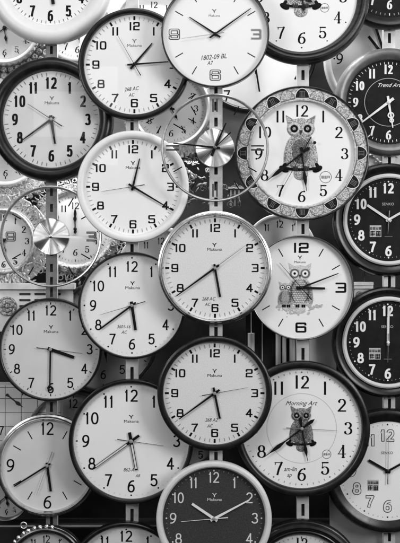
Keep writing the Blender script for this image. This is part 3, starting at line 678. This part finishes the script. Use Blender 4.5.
# ------------------------------------------------------------------ mounting rails, one per column
def mount_rail(label, px, col, w, slots, m='rail', y0=-20, y1=565):
    y = FRONT[col] + 0.002; k = (D + y) / D; u = S * k
    loc = at(px, 271.5, y); t = thing('mounting_rail', label, 'rail', loc, 'vertical slotted rails behind the clock columns')
    Y = lambda p: 271.5 - p
    h = w / 2; sw = w * 0.13
    b = MB(u)
    b.box(-h, -sw, Y(y1), Y(y0), -0.002, 0); b.box(sw, h, Y(y1), Y(y0), -0.002, 0)
    edges = []
    for s_, ln in slots: edges.append((s_ - ln / 2, s_ + ln / 2))
    a = y0
    for e0, e1 in edges + [(y1, y1)]:
        if e0 > a: b.box(-sw, sw, Y(e0), Y(a), -0.002, 0)
        a = e1
    b.build('face_plate', M[m], t)
    b = MB(u); b.box(-h, -h + 0.9, Y(y1), Y(y0), -0.028, -0.0022); b.box(h - 0.9, h, Y(y1), Y(y0), -0.028, -0.0022); b.build('side_flange', M['rail'], t)
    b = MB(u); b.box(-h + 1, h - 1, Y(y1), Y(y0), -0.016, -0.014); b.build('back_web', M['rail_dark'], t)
    # hanging screws
    return t
sl = lambda *ps, ln=10: [(p, ln) for p in ps]
mount_rail('slotted metal rail of the far left column, seen through the clear clock', 51.5, 'o', 11, sl(50, 192, 208, 224, 252, 268, 281, ln=8) + sl(292, 407, 522), 'grey_rim')
mount_rail('slotted metal rail second from the left, showing between white clocks', 132, 'm', 12.5, sl(127, 249) + sl(373, 515, ln=12))
mount_rail('slotted metal rail of the middle column, seen through the clear sunray clock', 216, 'c', 13, sl(91) + sl(106, 122, 170, 186, 202, ln=9) + sl(332, 457))
mount_rail('slotted metal rail second from the right, showing above and below the jewelled owl clock', 303, 'm', 12, sl(75, 229) + sl(354, 510, ln=12))
mount_rail('slotted metal rail of the far right column, showing between black clocks', 389.5, 'o', 11.5, sl(38, 162) + sl(281, 404, 536, ln=11))

# ------------------------------------------------------------------ rack of older clocks behind
BG = 'older clocks on the rack behind'
def back_clock(label, c, R, r, y, **kw):
    kw.setdefault('font', 'serif'); kw.setdefault('H', 7); kw.setdefault('hands', [(HH, 'spade', 172, r * 0.5, 3, 1.8, 'hand'), (MH, 'spade', 234, r * 0.75, 4, 1.8, 'hand')])
    return make_clock(label, c, R, r, 'o', group=BG, depth=y, **kw)
def bezel(t, u, R, n, rr, m, d=0.036, name='bead_ring', mix=True):
    b = MB(u)
    for k in range(n):
        a = 2 * PI * k / n; b.dome(sin(a) * R, cos(a) * R, rr, rr, d, rr * u * 0.8, 16, 5)
        if mix: b.torus(sin(a) * R, cos(a) * R, rr * 0.55, rr * 0.16, d + rr * u * 0.66, 16, 6, 0.002)
    b.build(name, M[m], t, 0.9)
def leaf_ring(t, u, R, n, m, d=0.034, wid=9):
    """lace of thin scrolls, buds and leaves round a dial"""
    r_ = random.Random(int(R * 7)); b = MB(u)
    for k in range(n * 3):
        a = 2 * PI * (k + r_.random()) / (n * 3); q = R + r_.uniform(-wid * 0.45, wid * 0.75); x, y = sin(a) * q, cos(a) * q
        c = r_.random()
        if c < 0.45: b.dome(x, y, r_.uniform(1.8, 3.4), r_.uniform(0.7, 1.3), d + r_.uniform(-0.004, 0.004), 0.004, 12, 4, rot=r_.uniform(0, 3))
        elif c < 0.8: b.torus(x, y, r_.uniform(1.3, 2.6), r_.uniform(0.35, 0.6), d + r_.uniform(-0.004, 0.003), 18, 6, 0.0015)
        else: b.dome(x, y, 1.1, 1.1, d, 0.003, 10, 4)
    for k in range(n):
        a0 = 2 * PI * k / n; ph = r_.uniform(0, 6); pts = []
        for i in range(15):
            v = i / 14; a = a0 + v * 4.6 / n; q = R + wid * 0.35 * sin(v * 7 + ph) ; pts.append((sin(a) * q, cos(a) * q))
        b.ribbon(pts, lambda p, q: 1.0, d - 0.003)
    b.build('leaf_scrolls', M[m], t, 0.9)
def backing(t, u, r0, r1, m, d=0.018):
    b = MB(u); b.lathe([(r0, d), (r1 - 0.6, d), (r1, d - 0.002), (r1, 0.004), (r0, 0.004)], 96); b.build('backing_plate', M[m], t, 0.6)

t, do, u, dd = back_clock('ornate pale clock with beaded rim behind the top left white clock', (4, 28), 38, 31, 0.13, rim='bowl', rim_m='ivory', dial='dial', H=6.5, nr=24, tick='short', logo=(2, 1, 'ink_mid', 'Art', 3))
bezel(t, u, 36, 40, 2.6, 'relief_white'); bezel(t, u, 41.5, 38, 3.2, 'relief', 0.024, 'outer_bead_ring'); bezel(t, u, 47.5, 36, 3.8, 'relief_white', 0.016, 'pearl_fringe'); backing(t, u, 30, 49, 'panel_grey', 0.012)
t, do, u, dd = back_clock('ornate pale clock with carved scroll rim behind the thick black rimmed clock, left edge', (5, 149), 39, 32, 0.14, rim='bowl', rim_m='ivory', H=7, nr=24, tick='short')
bezel(t, u, 37, 44, 2.4, 'relief_white'); leaf_ring(t, u, 44, 48, 'relief_white'); bezel(t, u, 52, 40, 3.6, 'relief', 0.012, 'outer_bead_ring'); backing(t, u, 30, 50, 'ivory')
t, do, u, dd = back_clock('small ornate clock with leafy scrolls at the left edge behind the see through clock', (3, 241), 33, 28, 0.10, rim='bowl', rim_m='relief_white', H=7, nr=23.5, tick='short')
leaf_ring(t, u, 40, 60, 'relief_white', 0.036, 15); backing(t, u, 28, 47, 'dial_dim', 0.012)
t, do, u, dd = back_clock('white clock with spade hands at twelve seen through the left see through clock', (75, 229), 42, 35, 0.16, rim='bowl', rim_m='relief_white', H=7, nr=23.5, tick='short', minor=(0.4, 4, 2), hands=[(HH, 'spade', 359, 16, 4, 2.4, 'hand'), (MH, 'spade', 0, 24, 5, 2.0, 'hand')])
bezel(t, u, 41, 26, 4.4, 'relief'); leaf_ring(t, u, 48, 44, 'relief_white', 0.030, 10); backing(t, u, 34, 46, 'ivory', 0.016)
back_clock('pale clock peeping out between the white corner clock and its black rimmed neighbour', (77, 26), 36, 33, 0.19, rim='thin', rim_m='pale_rim', H=7, nr=23, tick='short', minor=(0.4, 4, 2))
back_clock('pale clock whose 11 and 12 peep out at the top edge behind black rims', (154, 29), 42, 39, 0.19, rim='thin', rim_m='pale_rim', H=6.5, nr=25, tick='short', minor=(0.4, 4, 2))
t, do, u, dd = back_clock('small white clock with petalled rim seen through the upper see through clock', (171, 108), 40, 35, 0.13, rim='bowl', rim_m='ivory', H=7, nr=25, tick='lines', minor=(0.4, 4, 2), hands=[(HH, 'spade', 150, 14, 3, 1.8, 'hand'), (MH, 'spade', 290, 22, 4, 1.8, 'hand')])
backing(t, u, 34, 50, 'ivory', 0.020)
b = MB(u)
for k in range(40): a = rad(9 * k); b.dome(sin(a) * 44.5, cos(a) * 44.5, 3.1, 5.4, 0.020, 0.005, 16, 5, rot=-a)
b.build('petal_ring', M['relief_white'], t, 0.9)
back_clock('large white clock with dark rim behind the top center clock, its 4 and 7 showing', (253, 50), 64, 58, 0.19, rim='flat', rim_m='black', H=11, nr=52, nums=(3, 4, 7, 8), font='light', hands=[(HH, 'bar', 172, 24, 4, 2.4, 'hand'), (MH, 'bar', 171, 42, 4, 1.8, 'hand')])
back_clock('large white clock behind the wooden rimmed one, its 9 and two thick hands showing', (386, 58), 62, 55, 0.12, rim='flat', rim_m='pale_rim', H=11, nr=46, tick='dots', font='light', hands=[(HH, 'bar', 322, 28, 5, 3.0, 'hand'), (MH, 'bar', 342, 40, 5, 2.6, 'hand')])
back_clock('pale clock whose 11 peeps out left of the silver framed clock', (161, 271), 44, 40, 0.10, rim='thin', rim_m='pale_rim', font='light', H=7, nr=30, tick='short', minor=(0.4, 4, 2))
back_clock('dim grey clock whose 5 and 6 show between three clocks at the left center', (103, 337), 56, 52, 0.09, rim='thin', rim_m='dark_steel', dial='dial_dim', font='light', H=9, nr=38, tick='short')
back_clock('dim grey clock whose 12 shows above the small silver framed clock', (73, 436), 46, 42, 0.11, rim='thin', rim_m='dark_steel', dial='dial_dim', font='light', H=9, nr=32, tick='short', hands=[(HH, 'bar', 20, 18, 4, 2.4, 'hand'), (MH, 'bar', 200, 30, 4, 2.0, 'hand')])
back_clock('pale clock whose 12 peeps out under the jewelled owl clock', (280, 250), 36, 33, 0.08, rim='thin', rim_m='pale_rim', H=7, nr=26, tick='short', font='light')
back_clock('tiny dim clock low on the left edge beside the small silver framed clock', (6, 497), 24, 21, 0.07, rim='bowl', rim_m='dark_steel', dial='dial_dim', H=5, nr=15, tick='short')
t, do, u, dd = back_clock('dim grey clock whose 5 shows in the gap above the white rimmed slate clock', (187, 432), 36, 33, 0.06, rim='thin', rim_m='dark_steel', dial='dial_dim', H=8, nr=27, font='light', tick='short')

# square gridded clock at the lower left
y = 0.10; k = (D + y) / D; u = S * k
t = thing('square_clock', 'square pale clock with ruled grid dial above the small silver framed clock', 'wall clock', at(22, 416, y), BG)
b = MB(u); b.box(-42, 42, -34, 34, 0, 0.012); b.build('case', M['dial_dim'], t)
b = MB(u); b.box(-39, 39, -31, 31, 0.0122, 0.0135); do = b.build('dial', M['dial_grey'], t)
b = MB(u)
for xx in (-16, 0, 16, 32): b.ribbon([(xx, -31), (xx, 31)], lambda p, q: 0.6, 0.0138)
for yy in (-24, -10, 4, 18, 29): b.ribbon([(-39, yy), (39, yy)], lambda p, q: 0.6, 0.0138)
b.build('ruled_grid', M['ink_soft'], do)
b = MB(u); number(b, '7', -20, -14, 9, FONTS['light'], 0.0140); number(b, '12', 4, 25, 8, FONTS['light'], 0.0140); b.build('numerals', M['ink'], do)
add_hand(t, MH, 'spade', 128, 17, 4, 2.4, M['ink_mid'], 0.0165, u).location = (-12 * u, 0, 20 * u)

# carved white case with slotted grille and rosette
y = 0.07; k = (D + y) / D; u = S * k
t = thing('carved_case', 'white carved clock case with slotted grille and flower rosette, left edge', 'clock case', at(34, 303, y), BG)
b = MB(u); b.box(-45, 40, -28, 14, 0, 0.03); b.box(-45, 42, 14, 20, 0, 0.045); b.build('case', M['ivory'], t)
for r0 in range(4):
    for x0, x1 in ((-45, -36), (-13, -2), (2, 13), (17, 28)):
        b = MB(u); b.box(x0, x1, 8 - r0 * 6, 10.2 - r0 * 6, 0.0302, 0.031); b.build('grille_slot', M['ink_mid'], t)
b = MB(u)
for k_ in range(8): a = PI / 4 * k_; b.dome(-25 + sin(a) * 4.6, -3 + cos(a) * 4.6, 2.2, 2.2, 0.032, 0.004, 14, 4)
b.torus(-25, -3, 8.5, 1.1, 0.032, 40, 8, 0.003); b.dome(-25, -3, 2.4, 2.4, 0.033, 0.005, 14, 4); b.build('rosette', M['relief'], t, 0.9)

# pendulum clock behind the right centre: rods, weights, panels
y = 0.06; k = (D + y) / D; u = S * k
t = thing('pendulum_clock', 'dark pendulum clock with hanging silver weights behind the twin owl clock', 'pendulum clock', at(290, 345, y), BG)
b = MB(u); b.box(-44, 48, -60, 70, -0.03, -0.004); b.build('case', M['wall'], t)
for x, w, y0, y1, mm in ((-39, 3.4, -20, 12, 'white_rim'), (-12, 2.6, -40, 22, 'pale_rim'), (-6, 2.0, -40, 22, 'white_rim'), (2, 3.0, -40, 22, 'panel_grey')):
    b = MB(u); pr = []
    n = 20
    for yy in (y0, y1):
        pr.append([b.p(x + w * cos(2 * PI * j / n), yy, 0.012 + w * u * sin(2 * PI * j / n)) for j in range(n)])
    for j in range(n): b.f.append([pr[0][j], pr[0][(j + 1) % n], pr[1][(j + 1) % n], pr[1][j]])
    b.f.append(pr[1]); b.f.append(pr[0][::-1]); b.box(x - 0.4, x + 0.4, y1, y1 + 22, 0.010, 0.014)
    b.build('weight', M[mm], t, 0.6)
b = MB(u); b.box(-28.3, -27.5, -40, 30, 0.004, 0.008); b.build('rod', M['pale_rim'], t)
b = MB(u); b.box(19, 46, -50, 16, 0.0, 0.01); b.build('side_panel', M['dial_dim'], t)

# white stepped moulding at the right
y = 0.05; k = (D + y) / D; u = S * k
t = thing('cornice_case', 'white stepped clock case top beside the black clock with both hands at 12', 'clock case', at(360, 290, y), BG)
b = MB(u); b.box(-9, 12, 5, 8, 0, 0.03); b.box(-7.5, 12, 1.5, 4.9, 0, 0.024); b.box(-6, 12, -24, 1.4, 0, 0.014); b.build('case', M['ivory'], t)
b = MB(u); b.torus(-1, -6, 3.6, 1.2, 0.016, 28, 8, 0.004); b.build('roundel', M['relief'], t, 0.9)
b = MB(u); b.box(3.4, 4.2, 8.2, 24, 0.008, 0.012); b.build('finial', M['dark_steel'], t)

# pale box behind the gap on the right, and lower dark shelf
y = 0.06; k = (D + y) / D; u = S * k
t = thing('pale_case', 'pale carved clock case behind the gap between the two upper black clocks at right', 'clock case', at(378, 160, y), BG)
b = MB(u); b.box(-24, 24, -9, 12, 0, 0.02); b.build('case', M['ivory'], t)
b = MB(u); leafr = random.Random(5)
for i in range(16): b.dome(-20 + i * 2.4, leafr.uniform(-6, 7), leafr.uniform(2, 4), leafr.uniform(1, 2), 0.02, 0.005, 12, 4, rot=leafr.uniform(0, 3))
b.build('carving', M['relief_white'], t, 0.9)
y = 0.04; k = (D + y) / D; u = S * k
t = thing('display_shelf', 'dark display shelf edge running behind the lowest clocks', 'shelf', at(120, 526, y))
b = MB(u); b.box(-140, 240, -2.2, 0.6, -0.1, 0.0); b.build('board', M['wall'], t)
b = MB(u); b.box(-140, 240, -0.6, 0.5, 0.0002, 0.003); b.build('edge_strip', M['panel_grey'], t)

y = 0.05; k = (D + y) / D; u = S * k
t = thing('carved_ornament', 'dark leafy carving seen through the lower half of the upper see through clock', 'carving', at(200, 176, y), BG)
b = MB(u); r_ = random.Random(12)
for i in range(150):
    x, yy = r_.uniform(-22, 40), r_.uniform(-30, 24)
    if x > 18 and yy > -8: continue
    b.dome(x, yy, r_.uniform(1.6, 3.8), r_.uniform(0.8, 1.7), r_.uniform(0.0, 0.012), 0.004, 12, 4, rot=r_.uniform(0, 3))
    if i % 4 == 0: b.torus(x, yy, r_.uniform(1.6, 3), 0.5, r_.uniform(0.004, 0.014), 16, 6, 0.0015)
b.build('leaf_carving', M['carve_dark'], t, 0.9)
b = MB(u)
for x in (30, 34, 38): b.box(x, x + 1.6, -30, -14, 0.0, 0.01)
b.box(28, 48, -13, -11, 0.0, 0.012); b.build('slatted_base', M['panel_grey'], t)

# ------------------------------------------------------------------ back wall
def quad(name, pts, m):
    me = bpy.data.meshes.new(name); me.from_pydata(pts, [], [[0, 1, 2, 3]]); me.materials.append(M[m]); o = bpy.data.objects.new(name, me); C.objects.link(o); o['kind'] = 'structure'; return o
quad('back_wall', [(-1.6, 0.27, -1.6), (1.6, 0.27, -1.6), (1.6, 0.27, 1.6), (-1.6, 0.27, 1.6)], 'wall')

y = 0.235; k = (D + y) / D; u = S * k
t = thing('display_board', 'pale upper display board behind the rack of older clocks', 'board', at(155, 60, y))
b = MB(u); b.box(-190, 152, -92, 120, 0, 0.012); b.build('board', M['ivory'], t)
y = 0.03; k = (D + y) / D; u = S * k
t = thing('display_board', 'plain grey board in the gap right of the lowest slotted rail, bottom right', 'panel', at(352, 545, y))
b = MB(u); b.box(-22, 70, -40, 62, -0.01, 0); b.build('board', M['panel_grey'], t)

# ------------------------------------------------------------------ light
def area(name, loc, target, sx, sy, e):
    la = bpy.data.lights.new(name, 'AREA'); la.shape = 'RECTANGLE'; la.size = sx; la.size_y = sy; la.energy = e
    o = bpy.data.objects.new(name, la); C.objects.link(o); o.location = loc
    o.rotation_euler = (Vector(target) - Vector(loc)).to_track_quat('-Z', 'Y').to_euler(); return o
area('shop_ceiling_light', (0.25, -2.3, 2.45), (0.05, 0, 0.0), 1.7, 0.9, 26)
area('added_side_key', (2.25, -2.5, 0.65), (0.0, 0, -0.3), 1.0, 1.2, 57)  # added key lamps, set wide so the clock glass does not mirror them
area('added_side_key', (-2.15, -2.6, 0.75), (0.0, 0, -0.2), 1.0, 1.0, 33)
for x, y in ((-0.75, -1.3), (0.0, -1.5), (0.75, -1.3), (0.35, -0.9)): area('downlight', (x, y, 2.0), (x * 0.8, 0, 0.2), 0.12, 0.12, 2.4)
area('added_reflection_lamp', (-0.86, -3.75, 1.02), (-0.45, 0, 0.45), 0.55, 0.5, 2.6)  # lamp added behind the camera for a bright reflection in one clock's glass
area('added_rack_fill', (0.0, 0.05, 1.3), (0.0, 0.17, 0.35), 1.6, 0.08, 16)  # unseen strip lamps added to brighten the clocks behind
area('added_rack_fill', (0.12, 0.008, 1.25), (0.12, 0.16, 0.45), 1.0, 0.04, 15)
area('added_rack_fill', (-0.02, 0.025, 0.33), (-0.02, 0.2, -0.1), 0.95, 0.03, 2.4)  # another added strip, hidden behind the front clocks

w = bpy.data.worlds.new('World'); sc.world = w; w.use_nodes = True
n, l = w.node_tree.nodes, w.node_tree.links
bgn = n['Background']; bgn.inputs['Strength'].default_value = 0.42
tc = n.new('ShaderNodeTexCoord'); sp = n.new('ShaderNodeSeparateXYZ'); l.new(tc.outputs['Generated'], sp.inputs['Vector'])
r1 = n.new('ShaderNodeValToRGB'); e = r1.color_ramp.elements
e[0].position = 0.46; e[0].color = (0.04, 0.04, 0.04, 1); e[1].position = 0.82; e[1].color = (0.9, 0.9, 0.9, 1)
mr = n.new('ShaderNodeMapRange'); mr.inputs['From Min'].default_value = -1; l.new(sp.outputs['Z'], mr.inputs['Value']); l.new(mr.outputs['Result'], r1.inputs['Fac'])
vo = n.new('ShaderNodeTexVoronoi'); vo.inputs['Scale'].default_value = 5.5; vo.distance = 'CHEBYCHEV'; l.new(tc.outputs['Generated'], vo.inputs['Vector'])
r2 = n.new('ShaderNodeValToRGB'); e = r2.color_ramp.elements; e[0].position = 0.25; e[0].color = (0.15, 0.15, 0.15, 1); e[1].position = 0.7; e[1].color = (1.7, 1.7, 1.7, 1)
sc_ = n.new('ShaderNodeSeparateColor'); l.new(vo.outputs['Color'], sc_.inputs['Color']); l.new(sc_.outputs['Red'], r2.inputs['Fac'])
mu = n.new('ShaderNodeMix'); mu.data_type = 'RGBA'; mu.blend_type = 'MULTIPLY'; mu.inputs['Factor'].default_value = 1.0
l.new(r1.outputs['Color'], mu.inputs[6]); l.new(r2.outputs['Color'], mu.inputs[7]); l.new(mu.outputs[2], bgn.inputs['Color'])

# ------------------------------------------------------------------ camera
cam = bpy.data.cameras.new('camera'); co = bpy.data.objects.new('camera', cam); C.objects.link(co)
co.location = (0, -D, 0); co.rotation_euler = (PI / 2, 0, 0)
cam.sensor_fit = 'HORIZONTAL'; cam.sensor_width = 36; cam.lens = 36 * D / (400 * S); cam.clip_end = 50
sc.camera = co
for o in C.objects:
    for kname in ('u', 'dial'):
        if kname in o.keys() and o.type == 'EMPTY': del o[kname]
sc.view_settings.view_transform = 'Standard'; sc.view_settings.look = 'None'; sc.view_settings.exposure = 0
sc.cycles.max_bounces = 8; sc.cycles.transparent_max_bounces = 24
sc.cycles.sample_clamp_indirect = 4.0
